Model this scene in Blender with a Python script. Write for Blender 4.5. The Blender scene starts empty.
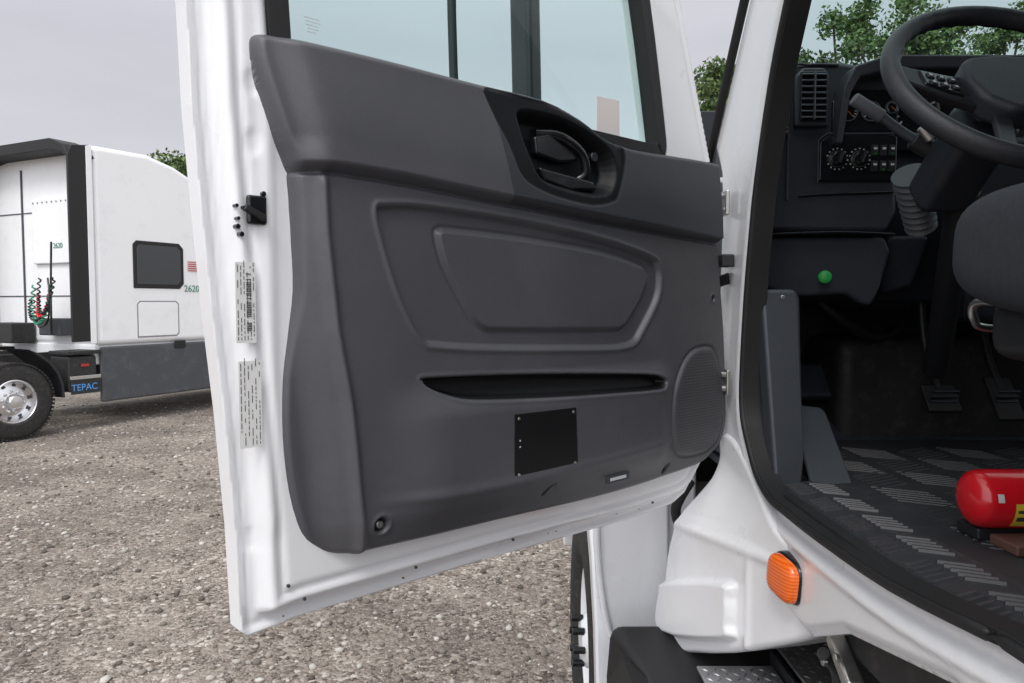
import bpy, math, random
import numpy as np
from mathutils import Vector, Matrix
random.seed(7); rng=np.random.default_rng(7)
sc=bpy.context.scene; COL=sc.collection
sc.view_settings.view_transform='Standard'; sc.view_settings.look='None'; sc.view_settings.exposure=0
rad=math.radians
# ------------------------------------------------------------------ materials
def newmat(name):
    m=bpy.data.materials.new(name); m.use_nodes=True
    nt=m.node_tree; return m,nt,nt.nodes['Principled BSDF']
def N(nt,t,**k):
    n=nt.nodes.new(t)
    for a,b in k.items(): setattr(n,a,b)
    return n
def pbr(name,col,rough=.5,metal=0.,var=.15,vs=6.,bump=.0,bs=300.,coat=0.,spec=.5,rvar=.1,dirt=None,dirtamt=.0):
    m,nt,b=newmat(name); L=nt.links
    tc=N(nt,'ShaderNodeTexCoord')
    no=N(nt,'ShaderNodeTexNoise'); no.inputs['Scale'].default_value=vs; no.inputs['Detail'].default_value=6
    L.new(tc.outputs['Object'],no.inputs['Vector'])
    mx=N(nt,'ShaderNodeMix',data_type='RGBA')
    mx.inputs['A'].default_value=(*[c*(1-var) for c in col],1); mx.inputs['B'].default_value=(*[min(1,c*(1+var)) for c in col],1)
    L.new(no.outputs['Fac'],mx.inputs['Factor'])
    out=mx.outputs['Result']
    if dirt:
        n2=N(nt,'ShaderNodeTexNoise'); n2.inputs['Scale'].default_value=vs*4; n2.inputs['Detail'].default_value=10; n2.inputs['Roughness'].default_value=.7
        L.new(tc.outputs['Object'],n2.inputs['Vector'])
        mr=N(nt,'ShaderNodeMapRange'); mr.inputs[1].default_value=.52; mr.inputs[2].default_value=.75; mr.inputs[3].default_value=0; mr.inputs[4].default_value=dirtamt
        L.new(n2.outputs['Fac'],mr.inputs[0])
        m2=N(nt,'ShaderNodeMix',data_type='RGBA'); m2.inputs['B'].default_value=(*dirt,1)
        L.new(mr.outputs[0],m2.inputs['Factor']); L.new(out,m2.inputs['A']); out=m2.outputs['Result']
    L.new(out,b.inputs['Base Color'])
    mr=N(nt,'ShaderNodeMapRange'); mr.inputs[3].default_value=max(0.02,rough-rvar); mr.inputs[4].default_value=min(1,rough+rvar)
    L.new(no.outputs['Fac'],mr.inputs[0]); L.new(mr.outputs[0],b.inputs['Roughness'])
    b.inputs['Metallic'].default_value=metal
    b.inputs['Coat Weight'].default_value=coat; b.inputs['Coat Roughness'].default_value=.06
    b.inputs['Specular IOR Level'].default_value=spec
    if bump>0:
        n3=N(nt,'ShaderNodeTexNoise'); n3.inputs['Scale'].default_value=bs; n3.inputs['Detail'].default_value=3
        L.new(tc.outputs['Object'],n3.inputs['Vector'])
        bp=N(nt,'ShaderNodeBump'); bp.inputs['Strength'].default_value=bump; bp.inputs['Distance'].default_value=.001
        L.new(n3.outputs['Fac'],bp.inputs['Height']); L.new(bp.outputs[0],b.inputs['Normal'])
    return m
WHITE=pbr('white_paint',(.84,.85,.87),.28,var=.012,coat=.6,rvar=.03,dirt=(.55,.53,.50),dirtamt=.08)
WHITE_T=pbr('white_truck_paint',(.86,.87,.88),.3,var=.03,vs=1.,coat=.3,dirt=(.5,.48,.45),dirtamt=.25)
BLACKP=pbr('black_plastic',(.016,.017,.020),.5,bump=.3,bs=500)
BLACKG=pbr('black_gloss_plastic',(.009,.010,.012),.26,coat=.15)
PLATEM=pbr('black_plate',(.007,.007,.008),.42,spec=.35)
RUBBER=pbr('black_rubber',(.011,.011,.012),.6,var=.3,bump=.2)
DASH=pbr('dash_plastic',(.023,.027,.036),.48,bump=.5,bs=700)
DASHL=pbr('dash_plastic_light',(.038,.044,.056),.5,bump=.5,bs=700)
TRIMG=pbr('grey_post_plastic',(.040,.046,.057),.5,bump=.5,bs=700)
GAITER=pbr('gaiter_rubber',(.085,.09,.10),.6,bump=.3)
DARKGREY=pbr('dark_grey_fairing',(.06,.066,.075),.5,vs=1.,dirt=(.2,.18,.16),dirtamt=.4)
FRAMEBLK=pbr('chassis_black',(.02,.02,.021),.6,var=.4,dirt=(.1,.09,.08),dirtamt=.5)
METAL=pbr('zinc_metal',(.62,.62,.60),.35,metal=1.,var=.15,vs=40)
ALU=pbr('aluminium',(.75,.75,.76),.3,metal=1.,var=.1,vs=20)
TREAD=pbr('tread_aluminium',(.55,.55,.56),.45,metal=.9,var=.2,vs=30)
TIRE=pbr('tire_rubber',(.022,.021,.02),.8,var=.4,dirt=(.12,.11,.1),dirtamt=.6,bump=.5,bs=80)
RED=pbr('red_enamel',(.68,.010,.018),.22,var=.08,coat=.6)
YEL=pbr('yellow_label',(.80,.62,.05),.5)
WHT=pbr('white_label',(.75,.75,.74),.5,var=.04)
INK=pbr('ink',(.05,.05,.055),.6)
GREYTXT=pbr('white_marking',(.60,.62,.65),.6)
GREEN=pbr('green_plastic',(.015,.36,.06),.4)
HGREEN=pbr('green_text',(.03,.22,.13),.5)
FLAGR=pbr('flag_red',(.5,.08,.08),.5)
BLUE=pbr('blue_print',(.10,.35,.75),.5)
FLOORM=pbr('floor_rubber',(.024,.025,.029),.55,var=.3,vs=9,dirt=(.08,.073,.066),dirtamt=.4,bump=.8,bs=250)
RIBM=pbr('rib_rubber',(.040,.041,.047),.5,var=.3,vs=12,dirt=(.11,.10,.09),dirtamt=.35)
SEATF=pbr('seat_fabric',(.024,.028,.036),.9,var=.55,vs=120,bump=1.,bs=900)
WOOD=pbr('worn_wood_block',(.13,.06,.045),.7,var=.3,vs=20)
BARK=pbr('bark',(.06,.045,.035),.9,var=.4)
def amber():
    m,nt,b=newmat('amber_lens'); b.inputs['Roughness'].default_value=.15
    b.inputs['Coat Weight'].default_value=.6
    tc=N(nt,'ShaderNodeTexCoord'); w=N(nt,'ShaderNodeTexWave'); w.inputs['Scale'].default_value=48; w.bands_direction='Z'; w.inputs['Distortion'].default_value=.6
    nt.links.new(tc.outputs['Object'],w.inputs['Vector'])
    bp=N(nt,'ShaderNodeBump'); bp.inputs['Strength'].default_value=.2; bp.inputs['Distance'].default_value=.002
    nt.links.new(w.outputs['Fac'],bp.inputs['Height']); nt.links.new(bp.outputs[0],b.inputs['Normal'])
    mx=N(nt,'ShaderNodeMix',data_type='RGBA'); mx.inputs['A'].default_value=(.76,.10,.006,1); mx.inputs['B'].default_value=(.92,.19,.02,1)
    nt.links.new(w.outputs['Fac'],mx.inputs['Factor']); nt.links.new(mx.outputs['Result'],b.inputs['Base Color'])
    return m
AMBER=amber()
def glass(name,tint):
    m=bpy.data.materials.new(name); m.use_nodes=True; nt=m.node_tree; nt.nodes.clear()
    o=N(nt,'ShaderNodeOutputMaterial'); t=N(nt,'ShaderNodeBsdfTransparent'); g=N(nt,'ShaderNodeBsdfGlossy')
    t.inputs[0].default_value=(*tint,1); g.inputs['Roughness'].default_value=.02; g.inputs[0].default_value=(1,1,1,1)
    lw=N(nt,'ShaderNodeLayerWeight'); pw=N(nt,'ShaderNodeMath',operation='POWER'); pw.inputs[1].default_value=5; nt.links.new(lw.outputs['Facing'],pw.inputs[0])
    ma=N(nt,'ShaderNodeMath',operation='MULTIPLY_ADD'); ma.inputs[1].default_value=.85; ma.inputs[2].default_value=.035; nt.links.new(pw.outputs[0],ma.inputs[0])
    mx=N(nt,'ShaderNodeMixShader'); nt.links.new(ma.outputs[0],mx.inputs[0])
    nt.links.new(t.outputs[0],mx.inputs[1]); nt.links.new(g.outputs[0],mx.inputs[2]); nt.links.new(mx.outputs[0],o.inputs[0])
    return m
GLASS=glass('tinted_glass',(.79,.96,.94))
DGLASS=pbr('dark_window_glass',(.01,.012,.015),.08,coat=1.)
# ------------------------------------------------------------------ helpers
def empty(name,mat=None,parent=None):
    e=bpy.data.objects.new(name,None); COL.objects.link(e); e.empty_display_size=.1
    if parent: e.parent=parent
    if mat is not None: e.matrix_local=mat
    return e
def link(name,me,mat,parent,mods=True):
    o=bpy.data.objects.new(name,me); COL.objects.link(o)
    if mat is not None: me.materials.append(mat)
    if parent: o.parent=parent
    return o
def mesh(name,v,f,mat,parent=None,smooth=False,bevel=0,seg=2,subd=0):
    me=bpy.data.meshes.new(name); me.from_pydata([tuple(p) for p in v],[],[tuple(p) for p in f]); me.update()
    import bmesh
    bm=bmesh.new(); bm.from_mesh(me); bmesh.ops.recalc_face_normals(bm,faces=bm.faces); bm.to_mesh(me); bm.free()
    o=link(name,me,mat,parent)
    if smooth or bevel>0: me.polygons.foreach_set('use_smooth',[True]*len(me.polygons))
    if bevel>0:
        b=o.modifiers.new('b','BEVEL'); b.width=bevel; b.segments=seg; b.limit_method='ANGLE'; b.angle_limit=rad(30); b.harden_normals=True
    return o
def box(name,c,s,mat,parent=None,rot=(0,0,0),bevel=.004,seg=2):
    from mathutils import Euler
    R=Euler([rad(a) for a in rot]).to_matrix(); c=Vector(c)
    v=[c+R@Vector((x*s[0]/2,y*s[1]/2,z*s[2]/2)) for x in(-1,1) for y in(-1,1) for z in(-1,1)]
    f=[(0,1,3,2),(4,6,7,5),(0,4,5,1),(2,3,7,6),(0,2,6,4),(1,5,7,3)]
    return mesh(name,v,f,mat,parent,bevel=bevel,seg=seg)
def prism(name,pts,ext,mat,parent=None,bevel=.003,seg=2):
    n=len(pts); e=Vector(ext); v=[Vector(p) for p in pts]+[Vector(p)+e for p in pts]
    f=[tuple(range(n)),tuple(range(2*n-1,n-1,-1))]+[(i,(i+1)%n,n+(i+1)%n,n+i) for i in range(n)]
    return mesh(name,v,f,mat,parent,bevel=bevel,seg=seg)
def basis(ax):
    z=Vector(ax).normalized(); x=z.orthogonal().normalized(); return x,z.cross(x),z
def lathe(name,prof,o,ax,mat,parent=None,seg=32,smooth=True):
    x,y,z=basis(ax); o=Vector(o); v=[];f=[]; n=len(prof)
    for i in range(seg):
        a=2*math.pi*i/seg; d=x*math.cos(a)+y*math.sin(a)
        for r,h in prof: v.append(o+d*r+z*h)
    for i in range(seg):
        j=(i+1)%seg
        for k in range(n-1): f.append((i*n+k,j*n+k,j*n+k+1,i*n+k+1))
    ob=mesh(name,v,f,mat,parent,smooth=smooth)
    if smooth:
        es=ob.modifiers.new('e','EDGE_SPLIT'); es.split_angle=rad(40)
    return ob
def cyl(name,p0,p1,r,mat,parent=None,r2=None,seg=24):
    p0=Vector(p0);p1=Vector(p1);h=(p1-p0).length; r2=r if r2 is None else r2; b=min(r,r2,h)*.15
    return lathe(name,[(0.0001,0),(r-b,0),(r,b),(r2,h-b),(r2-b,h),(0.0001,h)],p0,p1-p0,mat,parent,seg)
def cat(pts,sub=6,closed=True):
    P=[Vector(p) for p in pts]; n=len(P); out=[]
    rngi=range(n) if closed else range(n-1)
    for i in rngi:
        if closed: a,b,c,d=P[(i-1)%n],P[i],P[(i+1)%n],P[(i+2)%n]
        else: a,b,c,d=P[max(i-1,0)],P[i],P[i+1],P[min(i+2,n-1)]
        for k in range(sub):
            t=k/sub
            out.append(.5*((2*b)+(c-a)*t+(2*a-5*b+4*c-d)*t*t+(3*b-a-3*c+d)*t**3))
    if not closed: out.append(P[-1])
    return out
def tube(name,pts,r,mat,parent=None,closed=False,smooth=True,sub=5):
    P=cat(pts,sub,closed) if smooth else [Vector(p) for p in pts]
    cu=bpy.data.curves.new(name,'CURVE'); cu.dimensions='3D'; sp=cu.splines.new('POLY'); sp.points.add(len(P)-1)
    for i,p in enumerate(P): sp.points[i].co=(*p,1)
    sp.use_cyclic_u=closed; cu.bevel_depth=r; cu.bevel_resolution=3; cu.use_fill_caps=True
    cu.materials.append(mat)
    o=bpy.data.objects.new(name,cu); COL.objects.link(o)
    if parent: o.parent=parent
    return o
def text(name,s,size,mtx,mat,parent):
    cu=bpy.data.curves.new(name,'FONT'); cu.body=s; cu.size=size; cu.extrude=.0005; cu.materials.append(mat)
    o=bpy.data.objects.new(name,cu); COL.objects.link(o); o.parent=parent; o.matrix_local=mtx; return o
def pillow(name,c,s,mat,par,rot=(0,0,0),p=3.2):
    from mathutils import Euler
    R=Euler([rad(a) for a in rot]).to_matrix(); v=[];f=[];A=40;B=24
    sg=lambda q,e:math.copysign(abs(q)**e,q)
    for i in range(B+1):
        ph=-math.pi/2+math.pi*i/B
        for j in range(A):
            th=2*math.pi*j/A; e=2/p
            v.append(Vector(c)+R@Vector((s[0]/2*sg(math.cos(ph),e)*sg(math.cos(th),e),s[1]/2*sg(math.cos(ph),e)*sg(math.sin(th),e),s[2]/2*sg(math.sin(ph),e))))
    for i in range(B):
        for j in range(A): f.append((i*A+j,i*A+(j+1)%A,(i+1)*A+(j+1)%A,(i+1)*A+j))
    return mesh(name,v,f,mat,par,smooth=True)
def frame(X,Y,Z,o):
    m=Matrix.Identity(4)
    for i,a in enumerate((X,Y,Z,o)):
        for j in range(3): m[j][i]=a[j]
    return m
def sdf(S,T,poly,smooth=0,pad=.08):
    if smooth: poly=[(p.x,p.y) for p in cat([(a,b,0) for a,b in poly],smooth)]
    poly=np.array(poly); out=np.full(S.shape,1.0)
    m=(S>poly[:,0].min()-pad)&(S<poly[:,0].max()+pad)&(T>poly[:,1].min()-pad)&(T<poly[:,1].max()+pad)
    s=S[m];t=T[m]; d=np.full(s.shape,9.); ins=np.zeros(s.shape,bool); n=len(poly)
    for i in range(n):
        ax,ay=poly[i]; bx,by=poly[(i+1)%n]; ex,ey=bx-ax,by-ay; l=ex*ex+ey*ey+1e-12
        k=np.clip(((s-ax)*ex+(t-ay)*ey)/l,0,1); d=np.minimum(d,(s-ax-k*ex)**2+(t-ay-k*ey)**2)
        c=((ay>t)!=(by>t)); 
        if abs(ey)>1e-12: ins^=c&(s<ex*(t-ay)/ey+ax)
    d=np.sqrt(d); out[m]=np.where(ins,-d,d); return out
def ss(x,a=0.,b=1.):
    k=np.clip((x-a)/(b-a),0,1); return k*k*(3-2*k)
def sheet(name,s0,s1,t0,t1,step,fsdf,fh,back,mat,parent,attrs=None):
    """relief sheet in local X(s) Z(t), relief toward -Y; boundary verts snapped to the outline"""
    ns=int((s1-s0)/step)+1; nt_=int((t1-t0)/step)+1
    S,T=np.meshgrid(np.linspace(s0,s1,ns),np.linspace(t0,t1,nt_),indexing='ij')
    D=fsdf(S,T); hs=(s1-s0)/(ns-1); ht=(t1-t0)/(nt_-1); gs,gt=np.gradient(D,hs,ht); g=np.sqrt(gs**2+gt**2)+1e-9
    inn=D<0
    keep=inn[:-1,:-1]|inn[1:,:-1]|inn[:-1,1:]|inn[1:,1:]
    mv=(D>0)&(D<step*2.); S2=np.where(mv,S-gs/g*D,S); T2=np.where(mv,T-gt/g*D,T)
    Dn=np.minimum(np.where(mv,0,D),0)
    W=fh(S2,T2,-Dn)
    idx=np.arange(ns*nt_).reshape(ns,nt_)
    q=np.stack([idx[:-1,:-1],idx[1:,:-1],idx[1:,1:],idx[:-1,1:]],-1)[keep]
    V=np.stack([S2,-W,T2],-1).reshape(-1,3)
    used=np.unique(q); rm=-np.ones(len(V),int); rm[used]=np.arange(len(used)); q=rm[q]; V=V[used]; n=len(V)
    e=np.concatenate([q[:,[0,1]],q[:,[1,2]],q[:,[2,3]],q[:,[3,0]]]); key=np.sort(e,1); kk=key[:,0]*n+key[:,1]
    u,first,cnt=np.unique(kk,return_index=True,return_counts=True); be=e[first[cnt==1]]
    VB=V.copy(); VB[:,1]=-back
    allV=np.concatenate([V,VB]); bf=q[:,::-1]+n
    side=np.stack([be[:,1],be[:,0],be[:,0]+n,be[:,1]+n],-1)
    F=np.concatenate([q,bf,side])
    me=bpy.data.meshes.new(name); me.vertices.add(len(allV)); me.vertices.foreach_set('co',allV.ravel())
    me.loops.add(F.size); me.loops.foreach_set('vertex_index',F.ravel().astype(np.int32))
    me.polygons.add(len(F)); me.polygons.foreach_set('loop_start',np.arange(0,F.size,4,dtype=np.int32)); me.polygons.foreach_set('loop_total',np.full(len(F),4,np.int32))
    sm=np.ones(len(F),bool); sm[len(q):]=False; 
    me.update(calc_edges=True); me.polygons.foreach_set('use_smooth',sm); me.validate()
    if attrs:
        for an,fn in attrs.items():
            a=me.attributes.new(an,'FLOAT','POINT'); vals=fn(S2,T2).reshape(-1)[used]; a.data.foreach_set('value',np.concatenate([vals,np.full(n,1.)]).astype(np.float32))
    return link(name,me,mat,parent)

# ------------------------------------------------------------------ world
w=bpy.data.worlds.new('World'); sc.world=w; w.use_nodes=True; nt=w.node_tree; L=nt.links
bg=nt.nodes['Background']
sky=N(nt,'ShaderNodeTexSky'); sky.sky_type='NISHITA'; sky.sun_disc=False; sky.sun_elevation=rad(50); sky.sun_rotation=rad(200)
tc=N(nt,'ShaderNodeTexCoord'); sp=N(nt,'ShaderNodeSeparateXYZ'); L.new(tc.outputs['Generated'],sp.inputs[0])
cr=N(nt,'ShaderNodeValToRGB'); L.new(sp.outputs['Z'],cr.inputs[0])
e=cr.color_ramp.elements; e[0].position=0; e[0].color=(.70,.70,.72,1); e[1].position=1; e[1].color=(1.,1.,1.02,1)
for pos,c in((.12,(.70,.70,.74)),(.32,(.63,.635,.69)),(.6,(.9,.91,.94))):
    x=cr.color_ramp.elements.new(pos); x.color=(*c,1)
no=N(nt,'ShaderNodeTexNoise'); no.inputs['Scale'].default_value=2.2; no.inputs['Detail'].default_value=5
mp=N(nt,'ShaderNodeMapping'); mp.inputs['Scale'].default_value=(1,1,3.5); L.new(tc.outputs['Generated'],mp.inputs[0]); L.new(mp.outputs[0],no.inputs['Vector'])
mr=N(nt,'ShaderNodeMapRange'); mr.inputs[1].default_value=.3; mr.inputs[2].default_value=.7; mr.inputs[3].default_value=.93; mr.inputs[4].default_value=1.07; L.new(no.outputs['Fac'],mr.inputs[0])
mu=N(nt,'ShaderNodeVectorMath',operation='MULTIPLY'); L.new(cr.outputs[0],mu.inputs[0]); L.new(mr.outputs[0],mu.inputs[1])
# extra sky brightness added behind the camera, on the sun's side, to lift whites
sb=N(nt,'ShaderNodeMapRange'); sb.inputs[1].default_value=.15; sb.inputs[2].default_value=-.85; sb.inputs[3].default_value=1.; sb.inputs[4].default_value=2.5; L.new(sp.outputs['Y'],sb.inputs[0])
m10=N(nt,'ShaderNodeMath',operation='MULTIPLY'); m10.inputs[1].default_value=10.; L.new(sb.outputs[0],m10.inputs[0])
sc2=N(nt,'ShaderNodeVectorMath',operation='SCALE'); L.new(m10.outputs[0],sc2.inputs['Scale']); L.new(mu.outputs[0],sc2.inputs[0])
mx=N(nt,'ShaderNodeMix',data_type='RGBA'); mx.inputs['Factor'].default_value=.95; L.new(sky.outputs[0],mx.inputs['A']); L.new(sc2.outputs[0],mx.inputs['B'])
L.new(mx.outputs['Result'],bg.inputs[0]); bg.inputs[1].default_value=.1
sl=bpy.data.lights.new('sun','SUN'); sl.energy=1.5; sl.angle=rad(20); sl.color=(1,.97,.93)
so=bpy.data.objects.new('sun',sl); COL.objects.link(so)
d=Vector((.25,.75,-1.0)); so.rotation_euler=d.to_track_quat('-Z','Y').to_euler()
# ------------------------------------------------------------------ camera
cd=bpy.data.cameras.new('camera'); cam=bpy.data.objects.new('camera',cd); COL.objects.link(cam); sc.camera=cam
cam.location=(0,0,1.8); cam.rotation_euler=(rad(87),0,0); cd.lens=26.0; cd.sensor_width=36; cd.clip_end=1500; cd.clip_start=.05
# ------------------------------------------------------------------ ground
def gravelmat():
    m,nt,b=newmat('gravel'); L=nt.links; tc=N(nt,'ShaderNodeTexCoord'); o=tc.outputs['Object']
    v1=N(nt,'ShaderNodeTexVoronoi'); v1.inputs['Scale'].default_value=38; L.new(o,v1.inputs['Vector'])
    v2=N(nt,'ShaderNodeTexVoronoi'); v2.inputs['Scale'].default_value=95; L.new(o,v2.inputs['Vector'])
    n1=N(nt,'ShaderNodeTexNoise'); n1.inputs['Scale'].default_value=.75; n1.inputs['Detail'].default_value=9; n1.inputs['Roughness'].default_value=.62; L.new(o,n1.inputs['Vector'])
    n2=N(nt,'ShaderNodeTexNoise'); n2.inputs['Scale'].default_value=7; n2.inputs['Detail'].default_value=8; n2.inputs['Roughness'].default_value=.7; L.new(o,n2.inputs['Vector'])
    n5=N(nt,'ShaderNodeTexNoise'); n5.inputs['Scale'].default_value=2.1; n5.inputs['Detail'].default_value=10; n5.inputs['Roughness'].default_value=.7; L.new(o,n5.inputs['Vector'])
    def ramp(src,cols):
        r=N(nt,'ShaderNodeValToRGB'); L.new(src,r.inputs[0]); el=r.color_ramp.elements
        while len(el)<len(cols): el.new(.5)
        for i,(p,c) in enumerate(cols): el[i].position=p; el[i].color=(*c,1)
        return r.outputs[0]
    s1=N(nt,'ShaderNodeSeparateColor'); L.new(v1.outputs['Color'],s1.inputs[0])
    s2=N(nt,'ShaderNodeSeparateColor'); L.new(v2.outputs['Color'],s2.inputs[0])
    c1=ramp(s1.outputs[0],[(0,(.06,.048,.038)),(.35,(.21,.18,.157)),(.8,(.38,.345,.31)),(1,(.64,.61,.57))])
    c2=ramp(s2.outputs[0],[(0,(.07,.056,.046)),(.5,(.22,.19,.165)),(1,(.44,.40,.365))])
    a=N(nt,'ShaderNodeMix',data_type='RGBA'); mr=N(nt,'ShaderNodeMapRange'); mr.inputs[1].default_value=.42; mr.inputs[2].default_value=.58; L.new(n2.outputs['Fac'],mr.inputs[0])
    L.new(mr.outputs[0],a.inputs['Factor']); L.new(c1,a.inputs['A']); L.new(c2,a.inputs['B'])
    # fine dust lying between the stones in patches
    du=N(nt,'ShaderNodeMapRange'); du.inputs[1].default_value=.48; du.inputs[2].default_value=.66; du.inputs[3].default_value=0; du.inputs[4].default_value=.55; L.new(n5.outputs['Fac'],du.inputs[0])
    a2=N(nt,'ShaderNodeMix',data_type='RGBA'); a2.inputs['B'].default_value=(.36,.325,.29,1); L.new(du.outputs[0],a2.inputs['Factor']); L.new(a.outputs['Result'],a2.inputs['A'])
    big=ramp(n1.outputs['Fac'],[(.36,(.60,.57,.54)),(.62,(1.15,1.11,1.07))])
    mu=N(nt,'ShaderNodeMix',data_type='RGBA',blend_type='MULTIPLY'); mu.inputs['Factor'].default_value=1; L.new(a2.outputs['Result'],mu.inputs['A']); L.new(big,mu.inputs['B'])
    L.new(mu.outputs['Result'],b.inputs['Base Color']); b.inputs['Roughness'].default_value=.9
    bp=N(nt,'ShaderNodeBump'); bp.inputs['Strength'].default_value=1; bp.inputs['Distance'].default_value=.012; bp.invert=True; L.new(v1.outputs['Distance'],bp.inputs['Height'])
    bp2=N(nt,'ShaderNodeBump'); bp2.inputs['Strength'].default_value=.8; bp2.inputs['Distance'].default_value=.006; bp2.invert=True; L.new(v2.outputs['Distance'],bp2.inputs['Height']); L.new(bp.outputs[0],bp2.inputs['Normal'])
    L.new(bp2.outputs[0],b.inputs['Normal']); return m
mesh('gravel_ground',[(-500,-200,0),(500,-200,0),(500,900,0),(-500,900,0)],[(0,1,2,3)],gravelmat())
def pebbles():
    t=(1+5**.5)/2; ico=np.array([(-1,t,0),(1,t,0),(-1,-t,0),(1,-t,0),(0,-1,t),(0,1,t),(0,-1,-t),(0,1,-t),(t,0,-1),(t,0,1),(-t,0,-1),(-t,0,1)])/1.9
    fc=np.array([(0,11,5),(0,5,1),(0,1,7),(0,7,10),(0,10,11),(1,5,9),(5,11,4),(11,10,2),(10,7,6),(7,1,8),(3,9,4),(3,4,2),(3,2,6),(3,6,8),(3,8,9),(4,9,5),(2,4,11),(6,2,10),(8,6,7),(9,8,1)])
    n=19000; y=2.2+rng.random(n)**1.3*11; x=-y*.8+rng.random(n)*(y*.8+1.6)
    r=.005+.020*rng.random(n)**5
    V=ico[None]*(.75+.5*rng.random((n,12,1)))*r[:,None,None]*(.7+.6*rng.random((n,1,3)))*np.array([1,1,.7])
    V=V+np.stack([x,y,r*.25],-1)[:,None]
    F=(fc[None]+12*np.arange(n)[:,None,None]).reshape(-1,3); V=V.reshape(-1,3)
    me=bpy.data.meshes.new('gravel_stones'); me.vertices.add(len(V)); me.vertices.foreach_set('co',V.ravel()); me.loops.add(F.size); me.loops.foreach_set('vertex_index',F.ravel().astype(np.int32))
    me.polygons.add(len(F)); me.polygons.foreach_set('loop_start',np.arange(0,F.size,3,dtype=np.int32)); me.polygons.foreach_set('loop_total',np.full(len(F),3,np.int32)); me.update(calc_edges=True)
    m,nt,b=newmat('stone'); g=N(nt,'ShaderNodeNewGeometry'); r_=N(nt,'ShaderNodeValToRGB'); nt.links.new(g.outputs['Random Per Island'],r_.inputs[0])
    el=r_.color_ramp.elements; el[0].color=(.08,.065,.055,1); el[1].color=(.56,.53,.49,1); el.new(.6).color=(.27,.24,.21,1)
    nt.links.new(r_.outputs[0],b.inputs['Base Color']); b.inputs['Roughness'].default_value=.85
    link('gravel_stones',me,m,None)
pebbles()
# ------------------------------------------------------------------ trees
def leafmat():
    m,nt,b=newmat('foliage'); g=N(nt,'ShaderNodeNewGeometry'); r=N(nt,'ShaderNodeValToRGB'); nt.links.new(g.outputs['Random Per Island'],r.inputs[0])
    el=r.color_ramp.elements; el[0].color=(.035,.07,.02,1); el[1].color=(.13,.20,.05,1); el.new(.5).color=(.075,.13,.035,1)
    nt.links.new(r.outputs[0],b.inputs['Base Color']); b.inputs['Roughness'].default_value=.6; return m
LEAF=leafmat()
def leaves(name,C,R,n,size,parent=None):
    C=np.array(C);R=np.array(R); k=rng.integers(0,len(C),n); dr=rng.normal(size=(n,3)); dr/=np.linalg.norm(dr,axis=1)[:,None]
    rr=rng.random(n)**.6*1.15; P=C[k]+dr*(R[k]*rr)[:,None]*np.array([1,1,.8])
    a=rng.normal(size=(n,3)); a/=np.linalg.norm(a,axis=1)[:,None]; b=np.cross(a,rng.normal(size=(n,3))); b/=np.linalg.norm(b,axis=1)[:,None]
    s=size*(.6+.8*rng.random(n))[:,None]
    V=np.stack([P-a*s,P+b*s*.6,P+a*s,P-b*s*.6],1).reshape(-1,3); F=np.arange(4*n).reshape(n,4)
    me=bpy.data.meshes.new(name); me.from_pydata(V.tolist(),[],F.tolist()); return link(name,me,LEAF,parent)
def tree(x,y,h,wd,n=11000):
    e=empty('tree',Matrix.Translation((x,y,0)))
    tube('trunk',[(0,0,0),(.1,.1,h*.3),(-.1,0,h*.6),(0,.1,h*.85)],.22,BARK,e)
    C=[];R=[]
    for i in range(50):
        a=random.random()*6.28; z=h*(.35+.62*random.random()); q=wd*max(.15,(1-abs(z/h-.6)*1.5))*random.random()**.5
        c=(q*math.cos(a),q*math.sin(a),z); C.append(c); R.append(wd*(.12+.18*random.random()))
        if i%3==0: tube('limb',[(0,0,z*.65),(c[0]*.5,c[1]*.5,z*.85),c],.06,BARK,e)
    leaves('crown',C,R,n,.12,e)
for x,y,h,wd in [(18.3,42,17.8,4.2),(21.0,41,19.0,4.8),(24.2,43,17.8,4.4),(27.4,42,17.8,4.4),(32,44,17,4.4),(15,52,16,4.5),(11.4,41,15.2,3.4),(-19.6,46,10.9,3.8),(-30,50,10,4),(5,60,11,4)]:
    tree(x,y,h,wd)
C=[];R=[]
for i in range(260):
    x=-110+220*i/260+random.uniform(-1,1); C.append((x,75+random.uniform(-3,3),1.2+random.random()*3.2)); R.append(1.6+random.random()*1.6)
leaves('tree_line',C,R,26000,.3)
# ------------------------------------------------------------------ truck door
S_=Vector((.733,.680,0)).normalized(); Yd=Vector((0,0,1)).cross(S_)
DOOR=empty('truck_door',frame(S_,Yd,Vector((0,0,1)),(-.380,1.002,0)))
outer=[(-.065,2.55),(-.041,2.192),(-.037,2.063),(-.028,1.934),(-.0152,1.776),(-.002,1.643),(.010,1.48),(.016,1.330),(.028,1.320),(.1,1.327),(.489,1.325),(.899,1.315),(1.07,1.320),(1.12,1.338),(1.183,1.40),(1.225,1.47),(1.245,1.555),(1.24,1.70),(1.234,1.805),(1.22,2.0),(1.203,2.15),(1.066,2.505),(.96,2.74),(.90,2.82),(.80,2.86),(.1,2.88),(-.04,2.86),(-.075,2.8)]
win=[(.068,2.15),(.062,2.226),(.040,2.55),(.035,2.68),(.055,2.74),(.12,2.77),(.70,2.76),(.79,2.735),(.835,2.67),(.91,2.46),(.970,2.2),(.978,2.14),(.96,2.125),(.90,2.12),(.5,2.12),(.09,2.12)]
def d_outer(S,T): return sdf(S,T,outer,0,.6)
def d_shell(S,T): return np.maximum(d_outer(S,T),-sdf(S,T,win,0,.6))
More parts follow.
